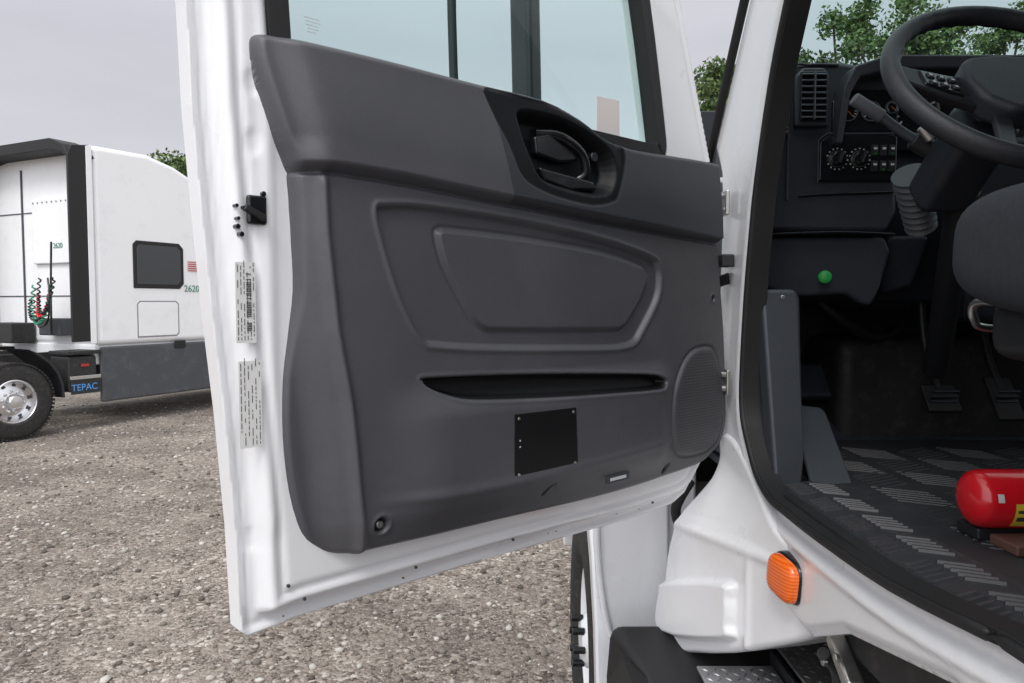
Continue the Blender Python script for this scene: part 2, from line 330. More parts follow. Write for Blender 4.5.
def h_shell(S,T,d):
    do=-d_outer(S,T); dw=sdf(S,T,win,0,.2)
    w_=-.034+.034*ss(do,.026,.038)
    w_+=.005*(1-ss(do,.006,.010))              # folded hem
    w_-=.003*np.exp(-((do-.013)/.002)**2)
    w_-=.005*np.exp(-((do-.054)/.005)**2)      # weld groove
    w_-=.012*(1-ss(dw,.0,.018))
    w_+=.004*np.exp(-((S-.055-.0*T)/.010)**2)*ss(T,1.45,1.5)*(1-ss(T,2.3,2.4))
    for zz in (1.46,1.70,2.02,2.10): # pressed dimples
        q=np.hypot((S-.035),(T-zz)*.6); w_-=.003*(1-ss(q,.006,.014))
    return w_
sheet('door_shell',-.12,1.28,1.29,2.90,.005,d_shell,h_shell,-.065,WHITE,DOOR)
panel=[(.032,2.158),(.047,2.167),(.083,2.165),(.17,2.167),(.256,2.168),(.417,2.168),(.56,2.170),(.668,2.152),(.726,2.130),(.79,2.119),(.854,2.118),(1.037,2.126),(1.144,2.128),(1.150,2.12),(1.158,1.942),(1.19,1.734),(1.204,1.563),(1.206,1.513),(1.188,1.466),(1.15,1.432),(1.094,1.411),(.9,1.403),(.733,1.401),(.461,1.408),(.249,1.412),(.155,1.416),(.117,1.430),(.093,1.460),(.074,1.525),(.065,1.61),(.067,1.694),(.078,1.762),(.087,1.818),(.086,1.887),(.082,1.962),(.077,1.995),(.060,2.033),(.042,2.089),(.032,2.13)]
trap=[(.209,1.936),(.227,1.947),(.312,1.951),(.51,1.944),(.728,1.924),(.885,1.897),(.915,1.878),(.922,1.849),(.911,1.806),(.860,1.742),(.835,1.718),(.800,1.711),(.730,1.710),(.462,1.721),(.330,1.731),(.292,1.742),(.253,1.804),(.226,1.873)]
inner=[(.325,1.909),(.332,1.917),(.352,1.919),(.51,1.915),(.729,1.900),(.850,1.879),(.875,1.868),(.882,1.848),(.859,1.806),(.815,1.758),(.795,1.748),(.761,1.745),(.462,1.752),(.425,1.756),(.405,1.768),(.383,1.796),(.341,1.861)]
slot=[(.292,1.675),(.314,1.679),(.561,1.669),(.861,1.649),(.920,1.639),(.933,1.630),(.928,1.621),(.897,1.614),(.731,1.619),(.561,1.626),(.393,1.637),(.340,1.648),(.306,1.662)]
spk=[(1.045,1.686),(1.10,1.694),(1.135,1.685),(1.160,1.636),(1.180,1.563),(1.163,1.487),(1.13,1.458),(1.088,1.450),(1.02,1.455),(.985,1.475),(.972,1.53),(.978,1.59),(1.005,1.65)]
buck=[(.418,2.160),(.51,2.161),(.608,2.160),(.70,2.142),(.765,2.128),(.787,2.095),(.780,2.06),(.762,2.015),(.745,1.998),(.68,1.985),(.582,1.992),(.52,2.006),(.49,2.025),(.465,2.07),(.430,2.122)]
buckin=[(.50,2.138),(.60,2.142),(.69,2.124),(.745,2.100),(.762,2.06),(.742,2.016),(.69,2.003),(.60,2.008),(.545,2.020),(.515,2.06),(.495,2.11)]
cs=np.array([(.0,1.985),(.071,1.985),(.151,1.989),(.255,1.986),(.462,1.974),(.728,1.960),(1.149,1.941),(1.3,1.932)])
rd=np.array([(1.40,.182),(1.43,.180),(1.50,.172),(1.583,.165),(1.655,.157),(1.76,.137),(1.9,.122),(2.0,.118),(2.2,.07)])
def d_panel(S,T): return sdf(S,T,panel,3,.6)
def zc(S): return np.interp(S,cs[:,0],cs[:,1])
screws=[(.213,1.458,.013),(1.13,1.81,.008)]
def h_panel(S,T,d):
    w_=.002+.034*np.sqrt(np.clip(1-(1-np.clip(d/.014,0,1))**2,0,1))
    up=T-zc(S)
    rs=np.interp(T,rd[:,0],rd[:,1])
    k=ss(rs-S,-.008,.07); w_-=.028*k*(1-ss(up,.0,.05)*.3)
    w_+=.009*np.exp(-((S-rs)/.008)**2)*(1-ss(up,-.02,.01))
    w_+=.017*ss(up,-.001,.012)*(1-.55*ss(up,.05,.19))
    w_-=.008*np.exp(-((up+.003)/.003)**2)
    w_-=.010*np.exp(-((S-(.10+.28*(T-2.0)*-1)))**2/.0006)*ss(up,.01,.05)
    dt=sdf(S,T,trap,4); di=sdf(S,T,inner,4)
    w_-=.009*(1-ss(dt,-.006,.001)); w_+=.003*np.exp(-((dt-.005)/.004)**2)
    w_+=.007*(1-ss(di,-.006,.001)); w_-=.002*np.exp(-((di-.004)/.003)**2)
    pk=ss(S,.20,.34)*(1-ss(S,.90,.99)); low=1-ss(T,1.61,1.68); w_+=.022*pk*low*ss(T,1.415,1.49)
    w_-=.014*(1-ss(T,1.40,1.475))*(1-pk*.3)
    w_+=.006*np.exp(-((T-(1.505-.02*np.sin(S*3)))/.010)**2)*ss(S,.18,.3)*(1-ss(S,.93,.98))*.6
    ds=sdf(S,T,slot,4); w_-=.030*(1-ss(ds,-.006,.001)); w_+=.0015*np.exp(-((ds-.004)/.003)**2)
    dk=sdf(S,T,spk,4); w_+=.004*(1-ss(dk,-.004,.002)); w_-=.004*np.exp(-((dk-.005)/.003)**2)
    db=sdf(S,T,buck,3); w_-=.004*(1-ss(db,-.003,.001))
    dbi=sdf(S,T,buckin,3); w_-=.032*(1-ss(dbi,-.022,.002))
    for a,b_,r in screws:
        q=np.hypot(S-a,T-b_); w_-=.010*(1-ss(q,r*.75,r)); w_+=.002*np.exp(-((q-r*1.25)/.003)**2)
    for a,b_ in((.57,1.452),(.96,1.431)):
        q=np.hypot((S-a)/1.6,(T-b_)-(S-a)*.5); w_-=.010*(1-ss(q,.005,.010))
    return w_
def a_blk(S,T):
    x=sdf(S,T,slot,4)+.0005
    for a,b_,r in screws: x=np.minimum(x,np.hypot(S-a,T-b_)-r*.85)
    for a,b_ in((.57,1.452),(.96,1.431)): x=np.minimum(x,(np.hypot((S-a)/1.6,(T-b_)-(S-a)*.5)-.007))
    return x
def a_bez(S,T): return sdf(S,T,buck,3)
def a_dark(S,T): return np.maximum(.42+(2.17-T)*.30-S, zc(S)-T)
def a_spk(S,T): return sdf(S,T,spk,4)
def panelmat():
    m,nt,b=newmat('door_panel_plastic'); L=nt.links; tc=N(nt,'ShaderNodeTexCoord')
    def at(nm,lo,hi):
        a=N(nt,'ShaderNodeAttribute'); a.attribute_name=nm; r=N(nt,'ShaderNodeMapRange'); r.inputs[1].default_value=lo; r.inputs[2].default_value=hi; r.inputs[3].default_value=1; r.inputs[4].default_value=0
        L.new(a.outputs['Fac'],r.inputs[0]); return r.outputs[0]
    def mix(a,bc,f):
        x=N(nt,'ShaderNodeMix',data_type='RGBA'); x.inputs['B'].default_value=(*bc,1); L.new(a,x.inputs['A']); L.new(f,x.inputs['Factor']); return x.outputs['Result']
    no=N(nt,'ShaderNodeTexNoise'); no.inputs['Scale'].default_value=5; no.inputs['Detail'].default_value=8; no.inputs['Roughness'].default_value=.65; L.new(tc.outputs['Object'],no.inputs['Vector'])
    base=N(nt,'ShaderNodeMix',data_type='RGBA'); base.inputs['A'].default_value=(.056,.057,.066,1); base.inputs['B'].default_value=(.088,.089,.100,1); L.new(no.outputs['Fac'],base.inputs['Factor'])
    n4=N(nt,'ShaderNodeTexNoise'); n4.inputs['Scale'].default_value=2.3; n4.inputs['Detail'].default_value=12; n4.inputs['Roughness'].default_value=.75; L.new(tc.outputs['Object'],n4.inputs['Vector'])
    dm=N(nt,'ShaderNodeMapRange'); dm.inputs[1].default_value=.50; dm.inputs[2].default_value=.72; dm.inputs[3].default_value=0; dm.inputs[4].default_value=.30; L.new(n4.outputs['Fac'],dm.inputs[0])
    c=mix(base.outputs['Result'],(.15,.145,.145),dm.outputs[0])
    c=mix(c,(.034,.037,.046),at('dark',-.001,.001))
    sx=N(nt,'ShaderNodeSeparateXYZ'); L.new(tc.outputs['Object'],sx.inputs[0]); cx=N(nt,'ShaderNodeCombineXYZ'); L.new(sx.outputs['X'],cx.inputs['X']); L.new(sx.outputs['Z'],cx.inputs['Y'])
    vm=N(nt,'ShaderNodeTexVoronoi',voronoi_dimensions='2D'); vm.inputs['Scale'].default_value=150; vm.inputs['Randomness'].default_value=.0; L.new(cx.outputs[0],vm.inputs['Vector'])
    dr=N(nt,'ShaderNodeMapRange'); dr.inputs[1].default_value=.26; dr.inputs[2].default_value=.36; dr.inputs[3].default_value=1; dr.inputs[4].default_value=0; L.new(vm.outputs['Distance'],dr.inputs[0])
    mm=N(nt,'ShaderNodeMath',operation='MULTIPLY'); L.new(dr.outputs[0],mm.inputs[0]); L.new(at('spk',-.010,-.007),mm.inputs[1])
    c=mix(c,(.022,.022,.024),mm.outputs[0]); bz=at('bez',-.0008,.0008); c=mix(c,(.009,.010,.012),bz)
    bk=at('blk',-.0008,.0008); c=mix(c,(.006,.006,.007),bk); L.new(c,b.inputs['Base Color'])
    rr=N(nt,'ShaderNodeMapRange'); rr.inputs[3].default_value=.36; rr.inputs[4].default_value=.32; L.new(bz,rr.inputs[0])
    ra=N(nt,'ShaderNodeMath',operation='MULTIPLY_ADD'); ra.inputs[1].default_value=.22; L.new(no.outputs['Fac'],ra.inputs[0]); L.new(rr.outputs[0],ra.inputs[2])
    L.new(ra.outputs[0],b.inputs['Roughness']); 
    sp_=N(nt,'ShaderNodeMapRange'); sp_.inputs[3].default_value=.6; sp_.inputs[4].default_value=.2; L.new(bz,sp_.inputs[0]); L.new(sp_.outputs[0],b.inputs['Specular IOR Level'])
    g=N(nt,'ShaderNodeTexVoronoi'); g.inputs['Scale'].default_value=650; L.new(tc.outputs['Object'],g.inputs['Vector'])
    bp=N(nt,'ShaderNodeBump'); bp.inputs['Strength'].default_value=.45; bp.inputs['Distance'].default_value=.0006; L.new(g.outputs['Distance'],bp.inputs['Height']); L.new(bp.outputs[0],b.inputs['Normal'])
    return m
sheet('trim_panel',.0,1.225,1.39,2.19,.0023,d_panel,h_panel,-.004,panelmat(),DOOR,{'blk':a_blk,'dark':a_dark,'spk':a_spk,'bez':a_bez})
def offset(poly,dd):
    n=len(poly); out=[]
    A=sum(poly[i][0]*poly[(i+1)%n][1]-poly[(i+1)%n][0]*poly[i][1] for i in range(n)); sg=1 if A>0 else -1
    for i in range(n):
        a=Vector(poly[i-1]);c=Vector(poly[(i+1)%n]); t=(c-a).normalized(); nn=Vector((t.y,-t.x))*sg; p=Vector(poly[i])+nn*dd; out.append((p.x,p.y))
    return out
def ring(name,po,pi,y0,y1,mat,parent,conv=lambda a,b,y:(a,y,b)):
    n=len(po); v=[conv(*p,y0) for p in po]+[conv(*p,y0) for p in pi]+[conv(*p,y1) for p in pi]+[conv(*p,y1) for p in po]
    f=[]
    for i in range(n):
        j=(i+1)%n
        for k in range(4): f.append((k*n+i,k*n+j,((k+1)%4)*n+j,((k+1)%4)*n+i))
    return mesh(name,v,f,mat,parent,bevel=.003)
wo=[(p.x,p.y) for p in cat([(a,b,0) for a,b in win],3)]
ring('window_seal',offset(wo,.006),offset(wo,-.026),-.004,.03,RUBBER,DOOR)
gp=[(a,.02,b) for a,b in offset(wo,-.01)]
mesh('window_glass',gp,[tuple(range(len(gp)))],GLASS,DOOR)
prism('glass_card',[(.768,.014,2.13),(.842,.014,2.13),(.840,.014,2.225),(.767,.014,2.222)],(0,.001,0),pbr('pale_card',(.82,.76,.74),.6,var=.05),DOOR,bevel=0)
for i in range(5): box('glass_etching',(.135+(i%2)*.002,.0185,2.216-.005*i),(.026-.003*i,.0006,.0012),GREYTXT,DOOR,bevel=0)
# door handle
tube('handle_lever',[(.565,-.012,2.112),(.61,-.034,2.108),(.665,-.036,2.085),(.682,-.032,2.05),(.665,-.016,2.032)],.009,BLACKG,DOOR)
prism('handle_paddle',[(.545,-.014,2.10),(.61,-.014,2.118),(.655,-.014,2.10),(.665,-.014,2.07),(.61,-.014,2.06),(.55,-.014,2.068)],(0,-.018,0),BLACKG,DOOR,bevel=.006,seg=3)
prism('pull_cup',[(.55,-.006,2.045),(.70,-.006,2.035),(.71,-.006,2.018),(.63,-.006,2.01),(.565,-.006,2.02)],(0,-.034,0),BLACKG,DOOR,bevel=.006,seg=3)
cyl('lock_knob',(.712,-.01,2.085),(.712,-.03,2.085),.010,BLACKG,DOOR)
prism('cover_plate',[(.470,-.054,1.606),(.630,-.054,1.603),(.636,-.054,1.489),(.470,-.054,1.489)],(0,-.005,0),PLATEM,DOOR,bevel=.0015)
for a,b_ in((.480,1.597),(.621,1.595),(.626,1.498),(.480,1.498)): cyl('plate_screw',(a,-.058,b_),(a,-.0608,b_),.0028,METAL,DOOR,seg=12)
for i in range(2): box('plate_mark',(.483,-.0593,1.558-.011*i),(.0025,.0006,.0025),GREYTXT,DOOR,bevel=0)
cyl('boss_ring',(.213,-.022,1.458),(.213,-.030,1.458),.006,METAL,DOOR,seg=16)
box('moulded_label',(.768,-.047,1.444),(.075,.003,.016),DASHL,DOOR,rot=(0,0,0),bevel=.0014)
box('moulded_label_text',(.768,-.049,1.444),(.050,.001,.006),GREYTXT,DOOR,bevel=0)
# latch + holes + labels
box('latch_recess',(.036,-.004,1.927),(.028,.010,.040),BLACKG,DOOR,bevel=.004)
box('latch_claw',(.030,-.012,1.922),(.032,.010,.009),RUBBER,DOOR,rot=(0,25,0),bevel=.002)
box('latch_slot',(.020,-.008,1.928),(.014,.006,.005),BLACKG,DOOR,bevel=.001)
for a,b_,r in((.009,1.903,.0035),(.014,1.893,.0035),(.008,1.931,.0025),(.010,1.914,.0025),(.046,1.950,.0035)): cyl('jamb_hole',(a,.004,b_),(a,-.007,b_),r,BLACKG,DOOR,seg=12)
def label(name,s0,s1,t0,t1,y=-.0052):
    e=empty(name,None,DOOR); box('sheet',((s0+s1)/2,y,(t0+t1)/2),(s1-s0,.0006,t1-t0),WHT,e,bevel=0)
    for c in range(6):
        x=s0+.003+(s1-s0-.006)*c/5; z=t0+.004
        while z<t1-.005:
            l=.002+random.random()*.010; 
            if random.random()<.75: box('print',(x,y-.0006,z+l/2),(.0009,.0004,l),INK,e,bevel=0)
            z+=l+.0025
label('vin_label',.004,.032,1.745,1.855)
e=empty('barcode',None,DOOR)
for i in range(34):
    if random.random()<.7: box('bar',(.022,-.0064,1.76+i*.0024),(.007,.0004,.0012),INK,e,bevel=0)
label('spec_label',.006,.038,1.60,1.72)
for a,b_ in((.10,1.364),(.30,1.362),(.52,1.36),(.95,1.350),(.075,1.39)): cyl('edge_clip',(a,.001,b_),(a,-.003,b_),.0026,INK,DOOR,seg=10)
for i in range(8):
    a=random.uniform(.05,1.05); box('paint_chip',(a,.0325-.003,1.328+random.uniform(.002,.012)),(random.uniform(.001,.004),.0016,random.uniform(.001,.002)),INK,DOOR,bevel=0)
# mirror outside the door
MIR=empty('side_mirror',frame(S_,Yd,Vector((0,0,1)),(-.380,1.002,0)))
tube('mirror_arm',[(.66,.07,2.02),(.645,.25,2.08),(.628,.30,2.22),(.618,.30,2.75),(.64,.28,2.86),(.66,.05,2.84)],.010,BLACKP,MIR)
prism('mirror_head',[(.80,.24,2.18),(.82,.30,2.15),(.83,.34,2.2),(.83,.36,2.8),(.82,.32,2.86),(.80,.26,2.84)],(.065,.02,0),BLACKP,MIR,bevel=.02,seg=4)
tube('mirror_brace',[(.63,.29,2.82),(.82,.30,2.84)],.010,BLACKP,MIR)
tube('mirror_brace_low',[(.64,.29,2.08),(.82,.30,2.16)],.010,BLACKP,MIR)
# ------------------------------------------------------------------ truck cab (host)
CAB=empty('truck_cab')
SIDE=empty('side_frame',frame((0,-1,0),(1,0,0),(0,0,1),(.53,0,0)),CAB)
so_=[(-.1,1.335),(.45,1.335),(.8755,1.335),(1.16,1.270),(1.30,1.20),(1.50,1.20),(1.72,1.28),(1.85,1.42),(1.90,1.52),(1.905,1.805),(1.895,2.0),(1.90,2.12),(1.965,2.203),(1.69,2.487),(1.40,2.78),(1.25,2.90),(1.05,2.96),(-.1,2.98),(-.2,2.9),(-.2,1.4)]
si=[(.5,1.45),(.766,1.436),(.80,1.432),(1.011,1.405),(1.233,1.396),(1.40,1.396),(1.491,1.400),(1.57,1.43),(1.634,1.490),(1.672,1.54),(1.683,1.62),(1.662,1.804),(1.632,1.95),(1.601,2.064),(1.52,2.256),(1.437,2.386),(1.25,2.66),(1.15,2.80),(1.05,2.85),(.55,2.87),(.47,2.80),(.45,1.52)]
neg=lambda L_:[(-a,b) for a,b in L_]
sw=[(p.x,p.y) for p in cat([(-a,b,0) for a,b in si],3)]
def d_so(S,T): return sdf(S,T,neg(so_),0,.8)
def d_si(S,T): return sdf(S,T,sw,0,.8)
def d_sf(S,T): return np.maximum(d_so(S,T),-d_si(S,T))
def h_sf(S,T,d):
    di=d_si(S,T); do=-d_so(S,T)
    w_=-.012*(1-ss(do,0,.02)); w_+=-.014*(1-ss(di,.0,.02))
    w_-=.012*(1-ss(di,.030,.038))*ss(di,.0,.012)
    w_+=.005*np.exp(-((di-.050)/.006)**2)
    return w_
sheet('door_opening_frame',-2.0,.22,1.18,3.0,.0065,d_sf,h_sf,-.035,WHITE,SIDE)
ring('door_seal',offset(sw,.006),offset(sw,-.012),-.004,.038,RUBBER,SIDE)
tube('door_seal_bulb',[(a,-.004,b) for a,b in offset(sw,-.002)],.008,RUBBER,SIDE,closed=True,smooth=False)
tube('windshield_edge_seal',[(.524,2.0,2.17),(.524,1.97,2.205),(.524,1.69,2.495),(.524,1.40,2.79),(.53,1.2,2.94)],.011,RUBBER,CAB)
for z,y in((2.04,1.83),(1.61,1.80)):
    e=empty('door_hinge',None,CAB)
    box('leaf',(.516,y-.02,z),(.010,.055,.060),METAL,e,bevel=.003); cyl('pin',(.500,y+.02,z-.034),(.500,y+.02,z+.034),.009,METAL,e)
    box('arm',(.490,y+.035,z),(.03,.03,.03),METAL,e,bevel=.003)
    for k in(-.017,.017): cyl('bolt',(.514,y-.025,z+k),(.503,y-.025,z+k),.007,METAL,e,seg=6)
tube('door_check_strap',[(.52,1.80,1.90),(.50,1.80,1.90),(.47,1.82,1.895),(.44,1.80,1.89)],.007,METAL,CAB)
box('door_check_housing',(.512,1.78,1.90),(.03,.045,.03),BLACKP,CAB)
tube('wiring_boot',[(.53,1.81,1.86),(.49,1.84,1.84),(.47,1.84,1.80),(.46,1.82,1.78)],.014,RUBBER,CAB)
qx=Vector((.133,-.600,0)).normalized(); qy=Vector((0,0,1)).cross(qx)
COW=empty('cowl',frame(qx,qy,Vector((0,0,1)),(.411,1.95,0)),CAB)
cow=[(.13,1.47),(.129,1.361),(.06,1.22),(.022,1.129),(.0,1.0),(.004,.915),(.03,.895),(.072,.893),(.35,1.02),(.583,1.150),(.64,1.19),(.72,1.24),(.72,1.32),(.55,1.345),(.47,1.375),(.36,1.43),(.24,1.475)]
def d_cow(S,T): return sdf(S,T,cow,3,.5)
blk_=[(.02,.925),(.36,1.055),(.385,1.10),(.385,1.16),(.36,1.19),(.05,1.075),(.02,1.04)]
def h_cow(S,T,d):
    w_=.02*np.sqrt(np.clip(1-(1-np.clip(d/.012,0,1))**2,0,1))-.012
    b_=sdf(S,T,blk_,3); w_+=.024*(1-ss(b_,-.010,.002))
    inw=np.maximum(0,.530-(.411+.216*S)); w_-=inw*ss(T,1.22+.05*S,1.44-.10*S)
    w_-=.008*ss(S,.5,.62)
    w_+=.005*np.exp(-((S-.43)/.012)**2)*(1-ss(T,1.2,1.3))
    w_+=.006*np.exp(-((T-(1.225+.12*S))/.012)**2)
    return w_
sheet('cowl_skin',-.02,.74,.88,1.49,.005,d_cow,h_cow,-.13,WHITE,COW)
pillow('marker_lens',(.518,1.372,1.281),(.088,.046,.080),AMBER,CAB,rot=(0,8,-77.5),p=3.6)
pillow('marker_gasket',(.528,1.374,1.281),(.094,.040,.085),BLACKG,CAB,rot=(0,8,-77.5),p=3.6)
tube('cowl_drain_hose',[(.47,1.93,1.33),(.44,1.96,1.25),(.46,1.98,1.18)],.014,RUBBER,CAB)
prism('fender_rear_panel',[(.245,2.10,1.45),(.45,2.10,1.5),(.45,2.06,.80),(.43,2.05,.765),(.30,2.05,.83),(.262,2.07,.90),(.238,2.1,1.12)],(0,.03,0),WHITE,CAB,bevel=.01,seg=3)
tube('fender_rim',[(.250,2.09,1.40),(.243,2.085,1.12),(.268,2.06,.90),(.305,2.045,.835),(.43,2.045,.775)],.010,WHITE,CAB)
prism('hood_side',[(.45,2.10,.8),(.45,2.10,2.0),(.55,4.1,1.75),(.62,4.3,1.2),(.6,4.2,.7),(.5,3.45,.7),(.5,3.3,1.15),(.5,2.9,1.3),(.5,2.4,1.2)],(.08,0,0),WHITE,CAB,bevel=.01)
arc=[(.24,2.75+.66*math.cos(a),.55+.66*math.sin(a)) for a in [rad(x) for x in range(10,171,16)]]
arc2=[(.24,2.75+.72*math.cos(a),.55+.74*math.sin(a)) for a in [rad(x) for x in range(170,9,-16)]]
prism('fender_arch',arc+arc2,(.36,0,0),WHITE,CAB,bevel=.01)
prism('hood_top',[(.5,2.05,2.15),(2.6,2.05,2.15),(2.5,4.2,1.8),(.65,4.2,1.8)],(0,0,-.06),WHITE,CAB,bevel=.02)
prism('grille',[(.65,4.2,1.76),(2.45,4.2,1.76),(2.4,4.3,.7),(.7,4.3,.7)],(0,-.1,0),BLACKP,CAB,bevel=.02)
box('engine_block',(1.55,3.1,1.2),(1.2,1.9,1.),FRAMEBLK,CAB,bevel=.05)
box('frame_rail',(1.55,1.2,.85),(1.0,7.0,.3),FRAMEBLK,CAB,bevel=.02)
STEP=empty('cab_step')
prism('step_shell',[(.255,1.93,.955),(.240,1.95,.80),(.26,1.9,.45),(.30,.9,.45),(.30,.9,.90),(.30,1.3,.905),(.30,1.72,.915),(.275,1.85,.93)],(.7,0,0),RUBBER,STEP,bevel=.035,seg=4)
def treadplate(x0,x1,y0,y1,z):
    box('tread_plate',((x0+x1)/2,(y0+y1)/2,z),(x1-x0,y1-y0,.008),TREAD,STEP,bevel=.002)
    v=[];f=[];n=0
    for i in range(int((x1-x0)/.022)):
        for j in range(int((y1-y0)/.022)):
            cx=x0+.014+i*.022; cy=y0+.014+j*.022; a=.785 if (i+j)%2 else -.785; r=.009
            dx,dy=math.cos(a)*r,math.sin(a)*r; px,py=-math.sin(a)*.003,math.cos(a)*.003; zt=z+.0045
            v+=[(cx-dx,cy-dy,zt),(cx+px,cy+py,zt),(cx+dx,cy+dy,zt),(cx-px,cy-py,zt),(cx,cy,zt+.0025)]
            f+=[(n,n+1,n+4),(n+1,n+2,n+4),(n+2,n+3,n+4),(n+3,n,n+4)]; n+=5
    mesh('tread_studs',v,f,ALU,STEP)
treadplate(.44,.62,1.2,1.72,.932); treadplate(.645,.95,1.2,1.80,.96)
box('step_riser',(.63,1.45,.935),(.012,.6,.05),BLACKP,STEP)
tube('step_bracket',[(.56,1.30,1.17),(.60,1.33,1.12),(.62,1.36,1.05),(.70,1.45,1.0)],.012,FRAMEBLK,STEP)
box('latch_bracket',(.585,1.27,1.17),(.03,.10,.03),METAL,STEP,rot=(35,0,0),bevel=.006)
for k in range(2): cyl('bracket_bolt',(.566,1.25+.05*k,1.185-.03*k),(.558,1.25+.05*k,1.185-.03*k),.009,METAL,STEP,seg=6)
box('cab_underside',(1.60,.7,1.25),(2.0,2.6,.16),FRAMEBLK,CAB,bevel=.02)
def wheel(name,c,ax,R=.52,W=.26,rimmat=ALU,parent=None):
    e=empty(name,None,parent); c=Vector(c); a=Vector(ax).normalized()
    prof=[(R*.56,-W*.42),(R*.6,-W*.5),(R*.85,-W*.5),(R*.94,-W*.44),(R*.985,-W*.36),(R*.99,-W*.2),(R*.965,-W*.19),(R*.965,-W*.15),(R,-W*.14),(R,W*-.02),(R*.97,-.01*W),(R*.97,.03*W),(R,.04*W),(R,W*.16),(R*.965,W*.17),(R*.965,W*.21),(R*.99,W*.22),(R*.985,W*.36),(R*.94,W*.44),(R*.85,W*.5),(R*.6,W*.5),(R*.56,W*.42)]
    lathe('tire',prof,c,a,TIRE,e,seg=64)
    v=[];f=[];n=0; x,y,z=basis(a)
    for i in range(60):
        t=2*math.pi*i/60; 
        for sgn in(-1,1):
            d=x*math.cos(t)+y*math.sin(t); tt=-x*math.sin(t)+y*math.cos(t); q=c+d*R*.985+z*sgn*W*.4
            vs=[q+tt*s1*.017+z*s2*.028+d*s3*.011 for s1 in(-1,1) for s2 in(-1,1) for s3 in(-1,1)]
            v+=vs; f+=[tuple(n+k for k in q_) for q_ in[(0,1,3,2),(4,6,7,5),(0,4,5,1),(2,3,7,6),(0,2,6,4),(1,5,7,3)]]; n+=8
    mesh('tread_lugs',v,f,TIRE,e)
    lathe('rim',[(R*.57,W*.44),(R*.54,W*.47),(R*.51,W*.40),(R*.49,W*.25),(R*.47,W*.12),(R*.40,W*.16),(R*.32,W*.24),(R*.22,W*.26),(R*.20,W*.28),(R*.19,W*.5),(R*.15,W*.58),(.0001,W*.6)],c,a,rimmat,e,seg=48)
    lathe('rim_back',[(R*.57,-W*.44),(R*.2,-W*.1),(.0001,-W*.1)],c,a,FRAMEBLK,e,seg=32)
    for i in range(10):
        t=2*math.pi*i/10; d=x*math.cos(t)+y*math.sin(t)
        q=c+d*R*.415+z*W*.148; cyl('hand_hole',q-z*.01,q+z*.006,R*.052,INK,e,seg=14)
        t+=math.pi/10; d=x*math.cos(t)+y*math.sin(t); q=c+d*R*.27+z*W*.24; cyl('lug_nut',q,q+z*.035,R*.035,ALU,e,seg=6)
    return e
fw=wheel('truck_wheel',(.41,2.75,.52),(-1,0,0),R=.52,W=.26,rimmat=WHITE_T)
lathe('sidewall_bulge',[(.28,.11),(.32,.146),(.39,.158),(.47,.150),(.51,.11)],(.41,2.75,.52),(-1,0,0),TIRE,fw,seg=64)
for i in range(8):
    t=2*math.pi*i/8; cyl('hub_stud',(.27,2.75+.085*math.cos(t),.52+.085*math.sin(t)),(.225,2.75+.085*math.cos(t),.52+.085*math.sin(t)),.014,BLACKG,fw,seg=6)
# ---- interior shell
def quad(name,p,mat,t=(0,0,.02),par=CAB): return prism(name,p,t,mat,par,bevel=.004)
quad('floor_pan',[(.56,-.9,1.36),(2.55,-.9,1.36),(2.55,2.5,1.36),(.56,2.5,1.36)],DASH,(0,0,.02))
quad('firewall',[(.56,2.45,1.2),(2.6,2.45,1.2),(2.6,2.35,2.4),(.56,2.35,2.4)],DASH,(0,.03,0))
quad('roof',[(.55,-.9,2.98),(2.6,-.9,2.98),(2.6,1.25,2.98),(.55,1.25,2.98)],WHITE,(0,0,.04))
quad('headliner',[(.58,-.9,2.93),(2.56,-.9,2.93),(2.56,1.2,2.93),(.58,1.2,2.93)],DASHL,(0,0,.03))
quad('rear_wall',[(.55,-.93,1.3),(2.6,-.93,1.3),(2.6,-.93,2.98),(.55,-.93,2.98)],DASHL,(0,.03,0))
quad('rear_side_wall',[(.54,-.9,1.34),(.54,-.2,1.34),(.54,-.2,2.96),(.54,-.9,2.96)],WHITE,(.03,0,0))
quad('far_wall_low',[(2.58,-.9,1.3),(2.58,2.4,1.3),(2.58,2.1,2.15),(2.58,-.9,2.15)],DASHL,(.03,0,0))
quad('far_wall_rear',[(2.58,-.9,2.15),(2.58,.5,2.15),(2.58,.5,2.98),(2.58,-.9,2.98)],DASHL,(.03,0,0))
quad('far_pillar',[(2.58,1.9,2.1),(2.58,2.05,2.1),(2.58,1.25,2.98),(2.58,1.1,2.98)],DASHL,(.03,0,0))
mesh('windshield_glass',[(.56,2.02,2.2),(2.6,2.02,2.2),(2.6,1.28,2.96),(.56,1.28,2.96)],[(0,1,2,3)],GLASS,CAB)
prism('windshield_header',[(.56,1.40,2.85),(2.6,1.40,2.85),(2.6,1.2,3.0),(.56,1.2,3.0)],(0,-.03,.02),DASH,CAB)
ap=[(1.93,2.12),(1.66,2.0),(1.605,2.12),(1.54,2.27),(1.46,2.40),(1.27,2.68),(1.18,2.82),(1.26,2.86),(1.40,2.74),(1.68,2.45)]
prism('a_pillar_trim',[(.552,a,b) for a,b in ap],(.018,0,0),DASH,CAB,bevel=.006,seg=3)
prism('kick_panel',[(.560,1.66,1.40),(.560,1.70,1.42),(.560,1.70,2.06),(.560,2.4,2.2),(.560,2.45,1.38)],(.02,0,0),DASH,CAB,bevel=.005)
prism('kick_post',[(.558,1.66,1.83),(.635,1.66,1.83),(.645,1.655,1.81),(.645,1.62,1.46),(.62,1.56,1.39),(.558,1.54,1.385)],(0,.06,0),TRIMG,CAB,bevel=.010,seg=3)
cyl('post_screw',(.605,1.662,1.812),(.605,1.652,1.812),.005,METAL,CAB,seg=10)
